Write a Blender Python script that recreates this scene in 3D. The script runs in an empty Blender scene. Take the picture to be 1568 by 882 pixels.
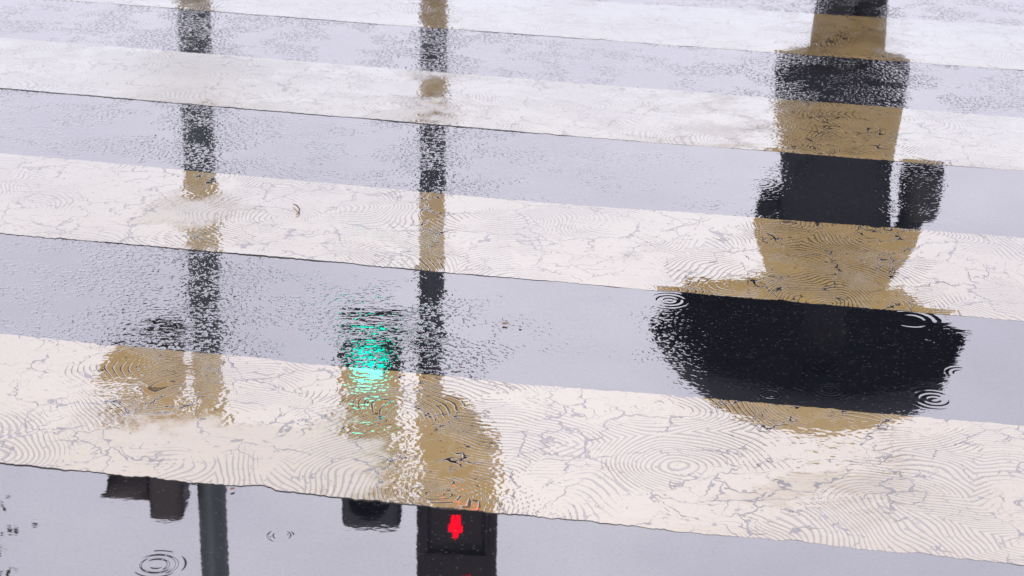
import bpy, bmesh, math, random
from mathutils import Vector, Matrix, noise
random.seed(4)
S=bpy.context.scene
COL=bpy.context.collection
def clamp(v,a=0.,b=1.): return max(a,min(b,v))
def sm(a,b,x):
    t=clamp((x-a)/(b-a)); return t*t*(3-2*t)
# ------------------------------------------------------------------ node helpers
class NT:
    def __init__(s,nt): s.nt=nt
    def n(s,t,**k):
        nd=s.nt.nodes.new(t)
        for a,b in k.items(): setattr(nd,a,b)
        return nd
    def l(s,a,b): s.nt.links.new(a,b)
    def put(s,sock,v):
        if isinstance(v,bpy.types.NodeSocket): s.l(v,sock)
        else: sock.default_value=v
    def m(s,op,a,b=0.,c=None,cl=False):
        nd=s.n('ShaderNodeMath',operation=op,use_clamp=cl)
        s.put(nd.inputs[0],a); s.put(nd.inputs[1],b)
        if c is not None: s.put(nd.inputs[2],c)
        return nd.outputs[0]
    def v(s,op,a,b=None,sc=None):
        nd=s.n('ShaderNodeVectorMath',operation=op)
        s.put(nd.inputs[0],a)
        if b is not None: s.put(nd.inputs[1],b)
        if sc is not None: s.put(nd.inputs['Scale'],sc)
        return nd.outputs['Value'] if op in('LENGTH','DISTANCE') else nd.outputs[0]
    def noise(s,vec,scale,detail=2.,rough=.5,out='Fac'):
        nd=s.n('ShaderNodeTexNoise'); nd.noise_dimensions='2D'
        s.put(nd.inputs['Vector'],vec); nd.inputs['Scale'].default_value=scale
        nd.inputs['Detail'].default_value=detail; nd.inputs['Roughness'].default_value=rough
        return nd.outputs[out]
    def noise3(s,vec,scale,detail=2.,rough=.5):
        nd=s.n('ShaderNodeTexNoise'); s.put(nd.inputs['Vector'],vec); nd.inputs['Scale'].default_value=scale
        nd.inputs['Detail'].default_value=detail; nd.inputs['Roughness'].default_value=rough
        return nd.outputs['Fac']
    def voro(s,vec,scale,feat='F1',out='Distance'):
        nd=s.n('ShaderNodeTexVoronoi',voronoi_dimensions='2D',feature=feat)
        s.put(nd.inputs['Vector'],vec); nd.inputs['Scale'].default_value=scale
        return nd.outputs[out]
    def step(s,x,a,b,to0=0.,to1=1.):
        nd=s.n('ShaderNodeMapRange',interpolation_type='SMOOTHSTEP')
        s.put(nd.inputs['Value'],x); s.put(nd.inputs['From Min'],a); s.put(nd.inputs['From Max'],b)
        nd.inputs['To Min'].default_value=to0; nd.inputs['To Max'].default_value=to1
        return nd.outputs['Result']
    def mix(s,f,a,b):
        nd=s.n('ShaderNodeMix',data_type='RGBA')
        s.put(nd.inputs[0],f); s.put(nd.inputs[6],a); s.put(nd.inputs[7],b)
        return nd.outputs[2]
def newmat(name):
    m=bpy.data.materials.new(name); m.use_nodes=True; m.node_tree.nodes.clear()
    return m,NT(m.node_tree)
def simple(name,col,rough=.5,var=.25,scale=9.,metal=0.,bump=.0005):
    m,t=newmat(name)
    tc=t.n('ShaderNodeTexCoord').outputs['Object']
    nz=t.noise3(tc,scale,3.,.6)
    c=t.mix(nz,tuple(x*(1-var) for x in col)+(1,),tuple(min(1,x*(1+var)) for x in col)+(1,))
    b=t.n('ShaderNodeBsdfPrincipled'); t.l(c,b.inputs['Base Color'])
    t.put(b.inputs['Roughness'],t.m('ADD',t.m('MULTIPLY',nz,.2),rough-.1,cl=True)); b.inputs['Metallic'].default_value=metal
    o=t.n('ShaderNodeOutputMaterial'); t.l(b.outputs[0],o.inputs[0]); return m
def emis(name,col,st):
    m,t=newmat(name)
    tc=t.n('ShaderNodeTexCoord').outputs['Object']
    v=t.step(t.noise3(tc,90.,1.),.3,.7,1.15,.7)
    e=t.n('ShaderNodeEmission'); e.inputs[0].default_value=col+(1,); t.put(e.inputs[1],t.m('MULTIPLY',v,st))
    o=t.n('ShaderNodeOutputMaterial'); t.l(e.outputs[0],o.inputs[0]); return m

# ------------------------------------------------------------------ wet film shading
DROPS=[(-.577,2.786,.045,1.8),(-.385,2.896,.03,1.8),(.18,4.058,.06,1.5),(-.035,4.016,.03,1.5),(.356,4.03,.05,.8),
 (.40,3.97,.03,.4),(.624,3.794,.03,.5),(.881,3.801,.055,.4),(.527,3.533,.03,.5),(.650,3.557,.035,.5),(.887,3.949,.07,.45),
 (.856,3.525,.05,.6),(.94,3.66,.04,.4),(.80,3.99,.04,.35),(-.62,2.72,.03,1.),(.36,2.72,.04,1.2),(-.02,3.86,.03,1.2),(.66,4.9,.05,.6),(-.1,5.05,.05,.8),(.74,3.70,.022,.4),(1.9,3.8,.05,.8),(-1.6,2.9,.05,.8),(2.2,2.6,.05,.8)]
def ripples(t,P,drops):
    tot=None
    for (x,y,R,a) in drops:
        lam=R/3.0
        r=t.v('DISTANCE',P,(x,y,0.))
        w=t.m('COSINE',t.m('MULTIPLY',r,2*math.pi/lam))
        q=t.m('MULTIPLY',t.m('SUBTRACT',r,R*.60),1/(R*.38))
        env=t.m('EXPONENT',t.m('MULTIPLY',t.m('MULTIPLY',q,q),-1.))
        h=t.m('MULTIPLY',t.m('MULTIPLY',w,env),a*.035*lam/6.28)
        tot=h if tot is None else t.m('ADD',tot,h)
    return tot
def film(t,diffcol,height,tint,rough=.03,base=.43):
    bp=t.n('ShaderNodeBump'); bp.inputs['Strength'].default_value=1.; bp.inputs['Distance'].default_value=1.
    t.l(height,bp.inputs['Height'])
    d=t.n('ShaderNodeBsdfDiffuse'); t.put(d.inputs[0],diffcol)
    g=t.n('ShaderNodeBsdfGlossy'); t.put(g.inputs[0],tint); t.put(g.inputs['Roughness'],rough); t.l(bp.outputs[0],g.inputs['Normal'])
    fr=t.n('ShaderNodeFresnel'); fr.inputs[0].default_value=1.33; t.l(bp.outputs[0],fr.inputs['Normal'])
    fac=t.m('ADD',t.m('MULTIPLY',fr.outputs[0],1.15),base,cl=True)
    mx=t.n('ShaderNodeMixShader'); t.l(fac,mx.inputs[0]); t.l(d.outputs[0],mx.inputs[1]); t.l(g.outputs[0],mx.inputs[2])
    o=t.n('ShaderNodeOutputMaterial'); t.l(mx.outputs[0],o.inputs[0])
def road_mat(drops=()):
    m,t=newmat('wet_asphalt')
    P=t.n('ShaderNodeNewGeometry').outputs['Position']
    at=t.n('ShaderNodeAttribute',attribute_name='chop').outputs['Fac']
    wv=t.n('ShaderNodeAttribute',attribute_name='wave').outputs['Fac']
    vn=t.n('ShaderNodeTexVoronoi',voronoi_dimensions='2D'); t.l(P,vn.inputs['Vector']); vn.inputs['Scale'].default_value=150.
    ag=t.n('ShaderNodeSeparateColor'); t.l(vn.outputs['Color'],ag.inputs[0])
    spk=t.m('MULTIPLY',t.step(ag.outputs[0],.86,1.),t.step(vn.outputs['Distance'],.45,.2))
    n2=t.noise(P,2.6,4.,.65)
    base=t.mix(n2,(.008,.010,.015,1),(.015,.017,.024,1))
    col=t.mix(t.m('MULTIPLY',spk,.7),base,(.12,.115,.12,1))
    f1=t.noise(P,85.,1.,.5)
    f1=t.step(f1,.46,.80)
    patch=t.step(t.noise(P,6.,3.,.65),.38,.60,.12,1.)
    h1=t.m('MULTIPLY',t.m('MULTIPLY',f1,.0011),t.m('MULTIPLY',at,patch))
    Pa=t.v('MULTIPLY',P,(.40,1.,1.))
    f2=t.noise(Pa,42.,2.,.5)
    f3=t.noise(Pa,11.,0.,.5)
    h2=t.m('MULTIPLY',t.m('ADD',t.m('MULTIPLY',f2,.0010),t.m('MULTIPLY',f3,.0018)),wv)
    h=t.m('ADD',h1,h2)
    if drops: h=t.m('ADD',h,ripples(t,P,drops))
    grain=t.noise(P,140.,3.,.7)
    fb=t.m('ADD',t.m('MULTIPLY',t.m('SUBTRACT',grain,.5),.09),t.m('MULTIPLY',t.m('SUBTRACT',n2,.5),.08))
    fb=t.m('ADD',t.m('SUBTRACT',fb,t.m('MULTIPLY',spk,.09)),.43)
    film(t,col,h,(1,1,1,1),t.m('ADD',t.m('MULTIPLY',at,.02),.008),fb)
    return m
def paint_mat():
    m,t=newmat('worn_wet_road_paint')
    P=t.n('ShaderNodeNewGeometry').outputs['Position']
    at=t.n('ShaderNodeAttribute',attribute_name='chop').outputs['Fac']
    wc=t.v('SUBTRACT',t.noise(P,5.,1.,.5,'Color'),(.5,.5,.5))
    P1=t.v('ADD',P,t.v('SCALE',wc,sc=.11))
    wob=t.m('MULTIPLY',t.noise(P,14.,2.),3.)
    def rings(scale,period,off):
        vv=t.v('ADD',P1,off)
        d=t.m('MULTIPLY',t.voro(vv,scale),1/scale)
        return t.m('SINE',t.m('ADD',t.m('MULTIPLY',d,2*math.pi/period),wob))
    r1=rings(2.8,.0125,(3.1,1.7,0)); r2=rings(1.6,.0112,(7.7,5.2,0))
    s1=t.step(t.noise(P,2.3,1.),.47,.53)
    rr=t.m('ADD',t.m('MULTIPLY',r1,s1),t.m('MULTIPLY',r2,t.m('SUBTRACT',1.,s1)))
    brk=t.noise(P,45.,3.,.6)
    area=t.step(t.noise(t.v('ADD',P,(2,8,5)),3.4,2.,.55),.36,.62)
    thr=t.m('SUBTRACT',1.44,t.m('ADD',t.m('MULTIPLY',area,.76),t.m('MULTIPLY',brk,.90)))
    groove=t.step(t.m('SUBTRACT',rr,thr),.0,.45)
    wc2=t.v('SUBTRACT',t.noise(P,22.,2.,.6,'Color'),(.5,.5,.5))
    P2=t.v('ADD',P1,t.v('SCALE',wc2,sc=.06))
    e1=t.voro(P2,6.5,'DISTANCE_TO_EDGE'); e2=t.voro(t.v('ADD',P2,(4,4,0)),15.,'DISTANCE_TO_EDGE')
    wn=t.noise(P,9.,3.,.6)
    w1=t.m('MULTIPLY',t.step(wn,.40,.74),.034)
    c1=t.m('SUBTRACT',1.,t.step(e1,t.m('MULTIPLY',w1,.5),t.m('ADD',w1,.001)))
    w2=t.m('MULTIPLY',t.step(t.noise(t.v('ADD',P,(5,1,3)),6.,2.,.6),.47,.76),.060)
    c2=t.m('SUBTRACT',1.,t.step(e2,t.m('MULTIPLY',w2,.5),t.m('ADD',w2,.001)))
    crack=t.m('MAXIMUM',c1,c2)
    chip=t.step(brk,.67,.73)
    full=t.m('MAXIMUM',t.m('MULTIPLY',groove,.68),t.m('MAXIMUM',crack,t.m('MULTIPLY',chip,.8)))
    tn=t.noise(P,3.,3.,.6)
    c=t.mix(tn,(.70,.465,.185,1),(.80,.58,.26,1))
    rust=t.m('MULTIPLY',t.step(t.noise(t.v('ADD',P,(1,2,9)),5.,4.,.65),.58,.78),.40)
    c=t.mix(rust,c,(.66,.37,.10,1))
    dirt=t.m('MULTIPLY',t.step(t.noise(P,90.,3.,.7),.56,.75),.30)
    c=t.mix(dirt,c,(.25,.20,.15,1))
    c=t.mix(full,c,(.015,.015,.017,1))
    f1=t.noise(P,100.,0.,.5); f2=t.noise(P,26.,1.,.5)
    h=t.m('MULTIPLY',t.m('ADD',t.m('MULTIPLY',f1,.00040),t.m('MULTIPLY',f2,.0011)),at)
    h=t.m('ADD',h,t.m('MULTIPLY',t.m('ADD',t.m('MULTIPLY',groove,.8),crack),-.00009))
    h=t.m('ADD',h,t.m('MULTIPLY',wn,.00006))
    rg=t.m('ADD',t.m('MULTIPLY',t.step(t.m('ADD',at,t.m('MULTIPLY',t.m('SUBTRACT',wn,.5),.9)),.30,.70),.36),.008)
    tint=t.mix(full,(.83,.94,1.,1),(.94,.91,.88,1))
    film(t,c,h,tint,rg,.465)
    return m
M_road=road_mat(); M_paint=paint_mat()
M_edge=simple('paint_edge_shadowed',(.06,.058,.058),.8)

# ---------------------------------------------------- how disturbed the water film is, in metres on the ground
def g(x,y,cx,cy,rx,ry): return math.exp(-(((x-cx)/rx)**2+((y-cy)/ry)**2))
def chop_road(x,y):
    far=sm(5.35,5.95,y+.17*x)
    mid=sm(4.3,4.9,y+.17*x)*(1-far)
    v=far*.85
    v+=mid*(.55*(1-sm(.1,.8,x))+.06)
    near=(1-sm(4.25,4.5,y+.17*x))
    v+=near*sm(3.3,3.5,y+.17*x)*(.55*(1-sm(-.65,-.3,x))+.015)
    v+=near*.30*g(x,y,-.30,3.80,.30,.22)+near*.25*g(x,y,.05,3.8,.3,.2)
    return clamp(v+.003)
def wave_road(x,y):
    v=.02+.07*sm(5.4,6.2,y)+.05*sm(4.4,4.9,y)*(1-sm(.2,.9,x))
    v+=.42*g(x,y,-.28,3.78,.24,.20)+.20*g(x,y,-.75,3.75,.3,.25)
    v+=.05*g(x,y,1.,3.7,.2,.5)+.08*g(x,y,.95,4.85,.12,.5)
    return clamp(v)
def chop_paint(x,y):
    yy=y+.17*x
    v=.05
    v+=.50*sm(5.0,5.35,yy)*(1-sm(.6,1.,x))*(1-.6*sm(6.2,6.5,yy))
    v+=.25*g(x,y,-1.03,5.85,.3,.3)
    v-=.45*g(x,y,-.27,5.76,.16,.09)
    v+=.72*g(x,y,-.80,4.55,.20,.16)
    v+=1.1*g(x,y,-.60,3.14,.36,.21)
    v+=.6*g(x,y,.8,3.08,.6,.16)
    v+=.22*g(x,y,-.30,3.42,.10,.2)
    return clamp(v,.008,1)
def obj(name,me,mats,parent=None,smooth=False):
    o=bpy.data.objects.new(name,me); COL.objects.link(o)
    for m in mats: me.materials.append(m)
    if parent: o.parent=parent
    if smooth:
        for p in me.polygons: p.use_smooth=True
    return o
def sheet(name,xs,ys,z,mat,attrs):
    vs=[(x,y,z) for y in ys for x in xs]; nx=len(xs)
    fs=[(j*nx+i,j*nx+i+1,(j+1)*nx+i+1,(j+1)*nx+i) for j in range(len(ys)-1) for i in range(nx-1)]
    me=bpy.data.meshes.new(name); me.from_pydata(vs,[],fs)
    for an,fn in attrs.items():
        a=me.attributes.new(an,'FLOAT','POINT')
        a.data.foreach_set('value',[fn(v[0],v[1]) for v in vs])
    return obj(name,me,[mat])
def lin(a,b,n): return [a+(b-a)*i/(n-1) for i in range(n)]
xs=[-80,-30,-12,-5]+lin(-3,3,121)+[5,12,30,80]
ys=[-9.2,-4,0,1.2]+lin(2.2,7.6,109)+[8.3,9.2]
rd=sheet('road',xs,ys,0.,M_road,{'chop':chop_road,'wave':wave_road})
slots={(): 0}
for p in rd.data.polygons:
    if p.area>.01: continue
    c=p.center
    key=tuple(i for i,d in enumerate(DROPS) if math.hypot(c.x-d[0],c.y-d[1])<d[2]*1.7+.045)
    if key not in slots:
        slots[key]=len(slots); rd.data.materials.append(road_mat([DROPS[i] for i in key]))
    p.material_index=slots[key]
M_gr=simple('wet_ground',(.06,.06,.055),.6,.3,.4)
me=bpy.data.meshes.new('ground'); me.from_pydata([(-1500,-1500,-.02),(1500,-1500,-.02),(1500,1500,-.02),(-1500,1500,-.02)],[],[(0,1,2,3)]); obj('ground',me,[M_gr])
# ------------------------------------------------------------------ crosswalk stripes
def interp(pts,x):
    if x<=pts[1][0] or len(pts)==2: a,b=pts[0],pts[1]
    else: a,b=pts[1],pts[2]
    return a[1]+(b[1]-a[1])*(x-a[0])/(b[0]-a[0])
STR=[([(-1,.87),(1,.55)],[(-1,1.42),(1,1.10)]),
 ([(-1,2.02),(1,1.70)],[(-1,2.58),(1,2.26)]),
 ([(-.928,3.139),(.01,2.994),(.878,2.858)],[(-1.081,3.736),(.005,3.556),(1.01,3.411)]),
 ([(-1.243,4.362),(-.001,4.145),(1.141,3.958)],[(-1.405,4.992),(-.006,4.703),(1.274,4.514)]),
 ([(-1.573,5.642),(-.011,5.323),(1.406,5.064)],[(-1.731,6.255),(-.017,5.903),(1.533,5.593)]),
 ([(-1.395,6.771),(-.022,6.486),(1.669,6.162)],[(-1.5,7.29),(-.027,7.061),(1.82,6.794)]),
 ([(-1.5,7.98),(1.8,7.36)],[(-1.5,8.55),(1.8,7.95)])]
cw=bpy.data.objects.new('zebra_crossing',None); COL.objects.link(cw)
for k,(near,far) in enumerate(STR):
    vis=k>=2
    nx=1300 if vis else 160; ny=20 if vis else 6
    X=lin(-2.6,2.7,nx)
    def jit(x,s):
        a=noise.noise(Vector((x*3,s,0)))*.006+noise.noise(Vector((x*14,s+9,0)))*.004+noise.noise(Vector((x*60,s+5,0)))*.003+noise.noise(Vector((x*150,s+15,0)))*.003
        c=noise.noise(Vector((x*17,s+40,0)))
        if c>.36: a+=(c-.36)*.03
        return a
    def zz(x):
        L_=(1-sm(-.5,.5,x))
        return .0003+(.0013 if k<5 else .0005)*L_+.0008*noise.noise(Vector((x*2.3,k*5.1,3)))*(.4+L_)+.0007*noise.noise(Vector((x*19,k*5.1,3)))
    vs=[];fs=[]
    for j in range(ny):
        f=j/(ny-1)
        for x in X:
            a=interp(near,x)+jit(x,k*7.3); b=interp(far,x)-jit(x,k*7.3+3.1)
            vs.append((x,a+(b-a)*f,max(.0002,zz(x)) if j==0 else .0013))
    for j in range(ny-1):
        for i in range(nx-1):
            q=j*nx+i; fs.append((q,q+1,q+nx+1,q+nx))
    nt=len(fs)
    base=len(vs)
    for i in range(nx): v=vs[i]; vs.append((v[0],v[1]-.0003,-.002))
    for i in range(nx-1): fs.append((base+i,base+i+1,i+1,i))
    base=len(vs)
    for i in range(nx): v=vs[(ny-1)*nx+i]; vs.append((v[0],v[1],-.002))
    for i in range(nx-1): fs.append(((ny-1)*nx+i,(ny-1)*nx+i+1,base+i+1,base+i))
    me=bpy.data.meshes.new('stripe'); me.from_pydata(vs,[],fs)
    a=me.attributes.new('chop','FLOAT','POINT'); a.data.foreach_set('value',[chop_paint(v[0],v[1]) for v in vs])
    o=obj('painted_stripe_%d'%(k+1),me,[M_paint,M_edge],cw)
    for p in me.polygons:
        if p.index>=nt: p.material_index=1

# ------------------------------------------------------------------ solids
def bm_obj(name,bm,mats,parent,smooth=False,bev=0.):
    me=bpy.data.meshes.new(name); bm.normal_update(); bm.to_mesh(me); bm.free()
    o=obj(name,me,mats,parent,smooth)
    if bev:
        b=o.modifiers.new('b','BEVEL'); b.width=bev; b.segments=3; b.limit_method='ANGLE'
    return o
def box(name,c,s,mat,parent,bev=.01,rot=None):
    bm=bmesh.new(); bmesh.ops.create_cube(bm,size=1.,matrix=Matrix.Diagonal((s[0],s[1],s[2],1)))
    o=bm_obj(name,bm,[mat],parent,bev=bev); o.location=c
    if rot: o.rotation_euler=rot
    return o
def lathe(name,prof,mat,parent,seg=40,loc=(0,0,0),sx=1.,sy=1.):
    bm=bmesh.new(); rings=[]
    for r,z in prof:
        rings.append([bm.verts.new((math.cos(2*math.pi*i/seg)*r*sx,math.sin(2*math.pi*i/seg)*r*sy,z)) for i in range(seg)])
    for a,b in zip(rings,rings[1:]):
        for i in range(seg): bm.faces.new((a[i],a[(i+1)%seg],b[(i+1)%seg],b[i]))
    bm.faces.new(list(reversed(rings[0]))); bm.faces.new(rings[-1])
    o=bm_obj(name,bm,[mat],parent,True); o.location=loc
    md=o.modifiers.new('e','EDGE_SPLIT'); md.split_angle=math.radians(50)
    return o
def empty(name,loc=(0,0,0)):
    e=bpy.data.objects.new(name,None); COL.objects.link(e); e.location=loc; return e
def hood(name,r,L,mat,parent,loc,rotz=0.):
    bm=bmesh.new(); n=28; A=[];B=[]
    for i in range(n+1):
        a=math.radians(-50)+math.radians(280)*i/n
        l=L*(.35+.65*clamp((math.sin(a)+1)/1.6))
        A.append(bm.verts.new((math.cos(a)*r,0,math.sin(a)*r))); B.append(bm.verts.new((math.cos(a)*r,-l,math.sin(a)*r)))
    for i in range(n): bm.faces.new((A[i],A[i+1],B[i+1],B[i]))
    o=bm_obj(name,bm,[mat],parent,True); o.location=loc; o.rotation_euler=(0,0,rotz)
    s=o.modifiers.new('s','SOLIDIFY'); s.thickness=.006
    return o
def disc(name,r,mat,parent,loc,rotz=0.):
    bm=bmesh.new(); seg=32
    c=bm.verts.new((0,-.025,0)); prev=[c]*seg
    for rr,yy in((.5,-.02),(.85,-.01),(1,0)):
        ring=[bm.verts.new((math.cos(2*math.pi*i/seg)*r*rr,yy,math.sin(2*math.pi*i/seg)*r*rr)) for i in range(seg)]
        for i in range(seg):
            if prev[0] is c: bm.faces.new((c,ring[i],ring[(i+1)%seg]))
            else: bm.faces.new((prev[i],ring[i],ring[(i+1)%seg],prev[(i+1)%seg]))
        prev=ring
    o=bm_obj(name,bm,[mat],parent,True); o.location=loc; o.rotation_euler=(0,0,rotz); return o
M_pole=simple('dark_painted_steel',(.018,.022,.030),.5)
M_polegrey=simple('grey_green_painted_steel',(.05,.063,.06),.5)
M_house=simple('signal_housing_black',(.014,.014,.016),.6)
M_brown=simple('signal_housing_brown',(.040,.024,.018),.6)
M_dkbrown=simple('signal_housing_dark_brown',(.018,.011,.010),.85)
M_lens=simple('unlit_lens',(.03,.022,.018),.3)
M_green=emis('green_led_lamp',(.0,1.,.72),3.0)
M_red=emis('red_led_lamp',(1.,.0,.015),2.8)
M_kerb=simple('kerb_concrete',(.24,.235,.225),.6)
M_pave=simple('wet_pavement',(.15,.145,.14),.4)

box('kerb',(0,9.275,.05),(160,.15,.16),M_kerb,None,.015)
me=bpy.data.meshes.new('pavement'); me.from_pydata([(-80,9.35,.126),(80,9.35,.126),(80,18,.126),(-80,18,.126)],[],[(0,1,2,3)]); obj('pavement',me,[M_pave])

# --- traffic signal in the middle
T=empty('traffic_signal',(-.45,10,.126)); z0=.126
lathe('base_flange',[(.16,0),(.16,.02),(.11,.035),(.1,.25),(.075,.28)],M_pole,T)
lathe('pole',[(.072,.28),(.07,2.5),(.068,4.75),(.05,4.80),(.01,4.82)],M_pole,T)
hx=-.78+.45
box('vehicle_head_housing',(hx,-.10,3.115-z0),(.34,.20,1.31),M_house,T,.04)
for i,(z,mt) in enumerate(((2.72,M_green),(3.115,M_lens),(3.51,M_lens))):
    disc('lens_%d'%i,.10,mt,T,(hx,-.205,z-z0))
    hood('visor_%d'%i,.12,.15,M_house,T,(hx,-.2,z-z0))
for i,z in enumerate((2.62,3.62)):
    box('bracket_%d'%i,(hx/2+.02,.02,z-z0),(.34,.04,.05),M_pole,T,.008)
px=-.285+.45
box('pedestrian_head_housing',(px,-.10,3.70-z0),(.47,.22,1.10),M_dkbrown,T,.09)
bm=bmesh.new()
vv=[(-.23,3.2),(.17,3.2),(.10,3.08),(.0,2.98),(-.23,2.96)]
fr=[bm.verts.new((px+a,-.19,b-z0)) for a,b in vv]; bk=[bm.verts.new((px+a,-.01,b-z0)) for a,b in vv]
bm.faces.new(fr); bm.faces.new(list(reversed(bk)))
for i in range(5): bm.faces.new((fr[i],bk[i],bk[(i+1)%5],fr[(i+1)%5]))
bmesh.ops.recalc_face_normals(bm,faces=bm.faces)
bm_obj('mounting_bracket',bm,[M_house],T,bev=.01)
for i,z in enumerate((3.36,3.72)):
    box('display_%d'%i,(px,-.213,z-z0),(.30,.012,.30),M_dkbrown,T,.01)
    bm=bmesh.new()
    for c,s in (((0,-.02,.17),(.36,.04,.012)),((-.174,-.015,0),(.012,.03,.326)),((.174,-.015,0),(.012,.03,.326))):
        bmesh.ops.create_cube(bm,size=1.,matrix=Matrix.Translation(c)@Matrix.Diagonal((s[0],s[1],s[2],1)))
    o=bm_obj('square_hood_%d'%i,bm,[M_dkbrown],T,bev=.003); o.location=(px,-.211,z-z0)
def man(name,loc,h,mat,parent):
    pts=[(-.16,0),(-.02,0),(0,.30),(.02,0),(.16,0),(.19,.42),(.21,.45),(.24,.42),(.27,.48),(.26,.74),(.15,.80),(-.15,.80),(-.26,.74),(-.27,.48),(-.24,.42),(-.21,.45),(-.19,.42)]
    bm=bmesh.new()
    bm.faces.new([bm.verts.new((a*h*1.2,0,b*h)) for a,b in pts])
    bm.faces.new([bm.verts.new((math.cos(i*.5236)*.13*h,0,.95*h+math.sin(i*.5236)*.13*h)) for i in range(12)])
    r=bmesh.ops.extrude_face_region(bm,geom=bm.faces[:]); bmesh.ops.translate(bm,verts=[v for v in r['geom'] if isinstance(v,bmesh.types.BMVert)],vec=(0,-.008,0))
    bmesh.ops.recalc_face_normals(bm,faces=bm.faces)
    o=bm_obj(name,bm,[mat],parent); o.location=loc
man('red_man',(px-.005,-.222,3.645-z0),.130,M_red,T)
for i,(dx,dz,w,hh) in enumerate(((0,0,.05,.012),(.025,.03,.012,.05),(0,.06,.05,.012),(.025,.09,.012,.05),(0,.12,.05,.012))):
    box('countdown_segment_%d'%i,(px+.06+dx,-.218,4.05+dz-z0),(w,.012,hh),M_red,T,.002)

# --- second traffic signal further left/back, facing left
T2=empty('traffic_signal',(-2.07,12,.126))
lathe('base_flange',[(.2,0),(.2,.025),(.14,.04),(.13,.3),(.105,.33)],M_polegrey,T2)
lathe('pole',[(.105,.33),(.102,3),(.095,6.6),(.07,6.66),(.01,6.68)],M_polegrey,T2)
box('head_housing',(-.30,0,4.16-z0),(.24,.36,1.40),M_brown,T2,.05)
for i,z in enumerate((3.70,4.14,4.58)):
    disc('lens_%d'%i,.15,M_lens,T2,(-.425,0,z-z0),-math.pi/2)
    hood('visor_%d'%i,.17,.34,M_brown,T2,(-.42,0,z-z0),-math.pi/2)
for i,z in enumerate((3.75,4.6)):
    box('bracket_%d'%i,(-.14,0,z-z0),(.12,.05,.06),M_polegrey,T2,.008)

# ------------------------------------------------------------------ person
M_coat=simple('black_wool_coat',(.014,.015,.019),.9,.3,14)
M_trou=simple('dark_trousers',(.014,.014,.018),.9)
M_skin=simple('skin',(.45,.28,.20),.5,.08)
M_hair=simple('dark_hair',(.008,.007,.006),.85)
M_shoe=simple('black_leather',(.012,.012,.012),.6)
M_umb=simple('black_umbrella_fabric',(.008,.009,.012),.85,.2)
M_metal=simple('dark_steel_shaft',(.03,.03,.032),.4,metal=.3)
PX,PY,KS=1.385,7.86,1.03
W=empty('person',(PX,PY,.0)); W.scale=(KS,)*3
def skin(name,chain,mat,parent,sub=2,edges=None):
    me=bpy.data.meshes.new(name)
    me.from_pydata([c[0] for c in chain],edges or [(i,i+1) for i in range(len(chain)-1)],[])
    o=obj(name,me,[mat],parent)
    s=o.modifiers.new('s','SKIN'); s.use_smooth_shade=True
    for i,c in enumerate(chain):
        r=c[1]; me.skin_vertices[0].data[i].radius=(r if isinstance(r,tuple) else (r,r))
    me.skin_vertices[0].data[0].use_root=True
    u=o.modifiers.new('u','SUBSURF'); u.levels=sub; u.render_levels=sub
    return o
def loft(name,rings,mat,parent,seg=40,fold=0.):
    bm=bmesh.new(); R=[]
    for k,(cx,cy,z,rx,ry) in enumerate(rings):
        rr=[]
        for i in range(seg):
            a=2*math.pi*i/seg; f=1+fold*max(0,(.95-z))*(math.sin(a*7+1)+.5*math.sin(a*11))
            rr.append(bm.verts.new((cx+math.cos(a)*rx*f,cy+math.sin(a)*ry*f,z)))
        R.append(rr)
    for a,b in zip(R,R[1:]):
        for i in range(seg): bm.faces.new((a[i],a[(i+1)%seg],b[(i+1)%seg],b[i]))
    bm.faces.new(list(reversed(R[0]))); bm.faces.new(R[-1])
    o=bm_obj(name,bm,[mat],parent,True); u=o.modifiers.new('u','SUBSURF'); u.levels=1; u.render_levels=2
    return o
loft('coat',[(-.02,0,.36,.270,.20),(-.02,0,.45,.270,.19),(-.02,0,.62,.26,.17),(-.01,0,.80,.235,.15),(0,.0,.95,.225,.135),(0,0,1.05,.235,.125),(0,0,1.18,.26,.135),(0,0,1.32,.26,.135),(0,0,1.40,.23,.12),(0,0,1.45,.14,.095),(0,0,1.50,.082,.082),(0,0,1.58,.088,.085)],M_coat,W,fold=.10)
skin('trouser_legs',[((0,0,.85),.14),((-.085,0,.78),.11),((-.078,.03,.48),.092),((-.07,-.02,.07),.082),((.085,0,.78),.11),((.078,.06,.48),.092),((.075,.08,.07),.082)],M_trou,W,edges=[(0,1),(1,2),(2,3),(0,4),(4,5),(5,6)])
for n,(x,y) in {'shoe_left':(-.07,-.02),'shoe_right':(.075,.08)}.items():
    skin(n,[((x,y-.07,.05),(.045,.045)),((x,y,.055),(.052,.05)),((x,y+.09,.04),(.047,.036)),((x,y+.17,.03),(.035,.026))],M_shoe,W)
skin('sleeve_left',[((-.17,0,1.39),.075),((-.28,.0,1.12),.068),((-.25,.06,.98),.058),((-.10,.22,1.20),.042)],M_coat,W)
skin('sleeve_right',[((.17,0,1.39),.078),((.30,-.01,1.17),.068),((.352,.02,1.00),.045)],M_coat,W)
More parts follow.
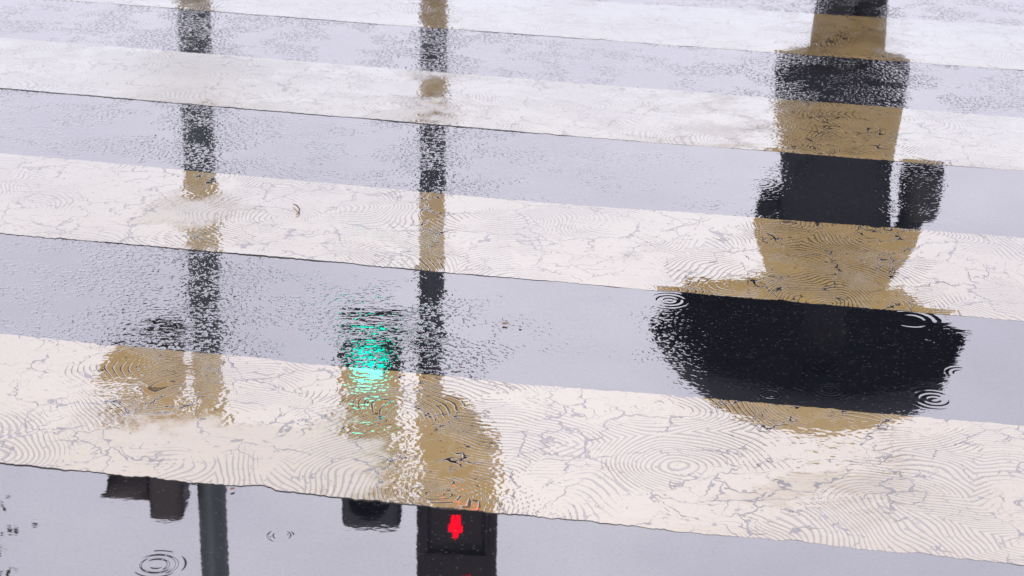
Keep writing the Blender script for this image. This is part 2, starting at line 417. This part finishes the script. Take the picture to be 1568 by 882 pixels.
def hand(name,root,dirv,palmn,curl,mat,parent):
    e=empty(name); e.parent=parent
    d=Vector(dirv).normalized(); n=Vector(palmn).normalized(); s=d.cross(n).normalized(); r=Vector(root)
    skin('palm',[(tuple(r),(.028,.02)),(tuple(r+d*.04),(.036,.018)),(tuple(r+d*.085),(.036,.016))],mat,e)
    for k,(o,L) in enumerate(((-.029,.066),(-.010,.076),(.010,.072),(.028,.058))):
        p=r+d*.075+s*o; pts=[(tuple(p),.0095)]; dd=d.copy()
        for j in range(3):
            dd=(Matrix.Rotation(math.radians(curl),3,s)@dd); p=p+dd*L*(.42,.32,.26)[j]; pts.append((tuple(p),.0088-.0008*j))
        skin('finger_%d'%(k+1),pts,mat,e,1)
    p=r+d*.02-s*.022; pts=[(tuple(p),.012)]
    dd=(d-s*.9+n*.5).normalized()
    for j in range(2):
        p=p+dd*.034; pts.append((tuple(p),.0100-.001*j)); dd=(dd+n*.5+s*.4).normalized()
    skin('thumb',pts,mat,e,1)
hand('hand_left',(-.09,.235,1.22),(.7,.5,.5),(.3,.3,-.9),-62,M_shoe,W)
hand('hand_right',(.354,.02,.98),(.05,0,-1),(-1,0,0),-60,M_shoe,W)
skin('neck',[((0,0,1.46),.06),((0,.01,1.56),.055)],M_skin,W)
bm=bmesh.new(); bmesh.ops.create_uvsphere(bm,u_segments=32,v_segments=24,radius=1.)
for v in bm.verts:
    x,y,z=v.co
    fx=.076*(1-.18*max(0,-z)); fy=.095
    X_=x*fx; Y_=y*fy+( .012*max(0,-z) if y>0 else 0); Z_=z*.118
    if y>.6 and abs(x)<.22:
        Y_+=.022*math.exp(-((z+.12)/.16)**2)*(1-abs(x)/.22)
    for ex in(-.4,.4):
        Y_-=.010*math.exp(-((x-ex)/.18)**2-((z-.02)/.12)**2)*(y>0)
    if y>.5: Y_+=.006*math.exp(-((z+.48)/.07)**2-(x/.3)**2)
    v.co=(X_,Y_,Z_)
o=bm_obj('head',bm,[M_skin],W,True); o.location=(0,.015,1.645)
M_eye=simple('eye_white',(.7,.7,.68),.2,.05)
for sx in(-1,1):
    skin('ear_%s'%('left' if sx<0 else 'right'),[((sx*.076,.01,1.63),(.008,.012)),((sx*.084,.0,1.65),(.008,.018)),((sx*.080,.0,1.672),(.007,.014))],M_skin,W,1)
    bm=bmesh.new(); bmesh.ops.create_uvsphere(bm,u_segments=16,v_segments=12,radius=.0125)
    e=bm_obj('eye_%s'%('left' if sx<0 else 'right'),bm,[M_eye],W,True); e.location=(sx*.030,.097,1.648)
    bm=bmesh.new(); bmesh.ops.create_uvsphere(bm,u_segments=12,v_segments=8,radius=.006)
    e=bm_obj('iris_%s'%('left' if sx<0 else 'right'),bm,[M_hair],W,True); e.location=(sx*.030,.105,1.648)
box('mouth',(0,.108,1.588),(.04,.008,.008),simple('lips',(.35,.13,.11),.4),W,.003)
bm=bmesh.new(); bmesh.ops.create_uvsphere(bm,u_segments=40,v_segments=28,radius=1.)
for v in list(bm.verts):
    x,y,z=v.co; k=1+.04*noise.noise(v.co*6)
    v.co=(x*.090*k,y*.108*k-.008,z*.125*k if z>0 else z*.17*k)
bmesh.ops.delete(bm,geom=[v for v in bm.verts if v.co.y>.045 and v.co.z<.062],context='VERTS')
o=bm_obj('hair',bm,[M_hair],W,True); o.location=(0,.01,1.655)
s=o.modifiers.new('s','SOLIDIFY'); s.thickness=.012; s.offset=1

B=empty('tote_bag',(PX+.368,PY+.02,.055)); B.scale=(KS,)*3
loft('bag_body',[(0,0,.795,.088,.075),(0,0,.80,.090,.085),(0,0,.88,.090,.09),(0,0,1.0,.086,.085),(0,0,1.03,.076,.08)],M_shoe,B,seg=28)
for k,sx in enumerate((-.015,.015)):
    skin('handle_%d'%k,[((sx,-.06,.99),.007),((sx*.8-.01,-.04,1.05),.007),((sx*.5-.015,0,1.07),.007),((sx*.8-.01,.04,1.05),.007),((sx,.06,.99),.007)],M_shoe,B,1)
U=empty('umbrella',(PX-.03,PY+.16,1.19*KS)); U.rotation_euler=(math.radians(-1),math.radians(-1),0); U.scale=(KS,)*3
Rr=.70; n=8; sub=8; rings=12; zr=.46; za=.86
bm=bmesh.new(); apex=bm.verts.new((0,0,za)); R=[]
N=n*sub
for k in range(1,rings+1):
    f=k/rings; row=[]
    for i in range(N):
        a=2*math.pi*i/N; ph=(i%sub)/sub; sag=math.sin(math.pi*ph)
        r=Rr*math.sin(f*math.pi/2*.97)*(1-.085*sag*f)
        z=zr+(za-zr)*math.cos(f*math.pi/2)-.0+.02*sag*f*f
        row.append(bm.verts.new((math.cos(a)*r,math.sin(a)*r,z)))
    R.append(row)
for i in range(N): bm.faces.new((apex,R[0][i],R[0][(i+1)%N]))
for a,b in zip(R,R[1:]):
    for i in range(N): bm.faces.new((a[i],b[i],b[(i+1)%N],a[(i+1)%N]))
o=bm_obj('canopy',bm,[M_umb],U,True); s=o.modifiers.new('s','SOLIDIFY'); s.thickness=.002
for q in range(n):
    a=2*math.pi*q/n
    pts=[]
    for k in range(1,rings+1,2):
        f=k/rings; r=Rr*math.sin(f*math.pi/2*.97); pts.append(((math.cos(a)*r,math.sin(a)*r,zr+(za-zr)*math.cos(f*math.pi/2)-.006),.0025))
    skin('rib_%d'%q,pts,M_metal,U,0)
    r=Rr*.55
    skin('strut_%d'%q,[((0,0,.52),.002),((math.cos(a)*r,math.sin(a)*r,zr+(za-zr)*.83-.01),.002)],M_metal,U,0)
    r=Rr*1.0
    skin('rib_tip_%d'%q,[((math.cos(a)*(r-.02),math.sin(a)*(r-.02),zr+.01),.004),((math.cos(a)*(r+.018),math.sin(a)*(r+.018),zr-.004),.003)],M_metal,U,0)
skin('shaft',[((0,0,-.08),.006),((0,0,.4),.006),((0,0,za+.01),.006),((0,0,za+.07),.004)],M_metal,U,1)
skin('crook_handle',[((0,0,.05),.011),((0,0,-.08),.012),((0,-.02,-.12),.012),((0,-.06,-.13),.012),((0,-.085,-.10),.011)],M_shoe,U,2)

# ------------------------------------------------------------------ small litter lying on the crossing
M_twig=simple('wet_brown_twig',(.16,.07,.035),.6)
M_fleaf=simple('fallen_leaf_brown',(.22,.13,.05),.5)
skin('fallen_twig',[((-.562,4.615,.006),.0012),((-.550,4.595,.009),.0018),((-.541,4.575,.007),.0018),((-.540,4.550,.005),.0014),((-.546,4.535,.005),.001)],M_twig,None,1)
def leaf(x,y,z,L,a):
    bm=bmesh.new(); c=[];l=[];r=[]
    for i in range(7):
        f=i/6; w=L*.28*math.sin(math.pi*f**.8)+.0003; zz_=.002+.25*L*abs(f-.5)**2*4*.3
        c.append(bm.verts.new((f*L-L/2,0,zz_))); l.append(bm.verts.new((f*L-L/2,w,zz_+w*.35))); r.append(bm.verts.new((f*L-L/2,-w,zz_+w*.2)))
    for i in range(6):
        bm.faces.new((c[i],c[i+1],l[i+1],l[i])); bm.faces.new((r[i],r[i+1],c[i+1],c[i]))
    o=bm_obj('fallen_leaf',bm,[M_fleaf],None,True); o.location=(x,y,z); o.rotation_euler=(0,0,a)
leaf(-.012,3.86,.001,.018,.4); leaf(.02,3.845,.001,.010,2.); leaf(-.49,3.055,.002,.012,1.); leaf(-1.05,2.93,.001,.016,.7)

# ------------------------------------------------------------------ street tree at the far left
M_bark=simple('bark',(.06,.045,.035),.9)
M_leafs=[simple('leaf_%s'%s,c,.6) for s,c in(('dark',(.03,.05,.02)),('mid',(.05,.08,.03)))]
TR=empty('street_tree',(-5.48,12.2,.126))
skin('trunk',[((0,0,0),.17),((.03,0,1.2),.13),((0,.05,2.6),.11),((.1,0,3.8),.08),((.0,0,5.2),.05),((.1,.1,6.6),.02)],M_bark,TR,1)
for i in range(9):
    a=i*2.4; z=2.8+i*.35
    skin('limb_%d'%i,[((.05,0,z),.05),((math.cos(a)*.6,math.sin(a)*.6,z+.5),.035),((math.cos(a)*1.2,math.sin(a)*1.2,z+1.2),.015)],M_bark,TR,1)
vs=[];fs=[];mi=[]
for c in range(130):
    while True:
        q=Vector((random.uniform(-1,1),random.uniform(-1,1),random.uniform(-1,1)))
        if q.length<1: break
    cc=Vector((q.x*1.6,q.y*1.6,5.6+q.z*1.5))
    for l in range(80):
        p=cc+Vector((random.gauss(0,.17),random.gauss(0,.17),random.gauss(0,.14)))
        u=Vector((random.gauss(0,1),random.gauss(0,1),random.gauss(0,1))).normalized(); w=u.orthogonal().normalized()
        b=len(vs); s=random.uniform(.025,.045)
        vs+= [tuple(p-u*s),tuple(p+w*s*.5),tuple(p+u*s),tuple(p-w*s*.5)]; fs.append((b,b+1,b+2,b+3)); mi.append(c%2)
me=bpy.data.meshes.new('leaves'); me.from_pydata(vs,[],fs); o=obj('leaves',me,M_leafs,TR); me.polygons.foreach_set('material_index',mi)

# ------------------------------------------------------------------ overcast sky + soft sun
w=bpy.data.worlds.new('World'); S.world=w; w.use_nodes=True; w.node_tree.nodes.clear(); t=NT(w.node_tree)
SE,SR=math.radians(52),math.radians(200)
sky=t.n('ShaderNodeTexSky',sky_type='NISHITA'); sky.sun_disc=False; sky.sun_elevation=SE; sky.sun_rotation=SR
tc=t.n('ShaderNodeTexCoord').outputs['Generated']
cl=t.noise3(tc,3.5,4.,.6)
cloud=t.mix(t.step(cl,.3,.7),(9.8,9.5,11.2,1),(11.7,11.25,12.9,1))
c=t.mix(.93,sky.outputs[0],cloud)
bg=t.n('ShaderNodeBackground'); t.l(c,bg.inputs[0]); bg.inputs[1].default_value=.1
o=t.n('ShaderNodeOutputWorld'); t.l(bg.outputs[0],o.inputs[0])
L=bpy.data.lights.new('sun','SUN'); L.energy=.8; L.angle=math.radians(15); L.color=(1,.97,.93)
lo=bpy.data.objects.new('sun',L); COL.objects.link(lo)
az=SR; dv=Vector((math.sin(az)*math.cos(SE),math.cos(az)*math.cos(SE),math.sin(SE)))
lo.rotation_euler=dv.to_track_quat('Z','Y').to_euler()

# ------------------------------------------------------------------ camera
p=math.radians(21.4); rho=0.025
R0=Vector((1,0,0)); U0=Vector((0,math.sin(p),math.cos(p))); F=Vector((0,math.cos(p),-math.sin(p)))
Xc=math.cos(rho)*R0+math.sin(rho)*U0; Uc=-math.sin(rho)*R0+math.cos(rho)*U0
mt=Matrix((Xc,Uc,-F)).transposed().to_4x4(); mt.translation=Vector((0,0,1.6))
cd=bpy.data.cameras.new('camera'); cd.lens=67.43; cd.sensor_width=36; cd.clip_end=4000
cd.dof.use_dof=True; cd.dof.focus_distance=4.3; cd.dof.aperture_fstop=10.
co=bpy.data.objects.new('camera',cd); COL.objects.link(co); co.matrix_world=mt; S.camera=co
S.view_settings.view_transform='Standard'; S.view_settings.look='None'; S.view_settings.exposure=0
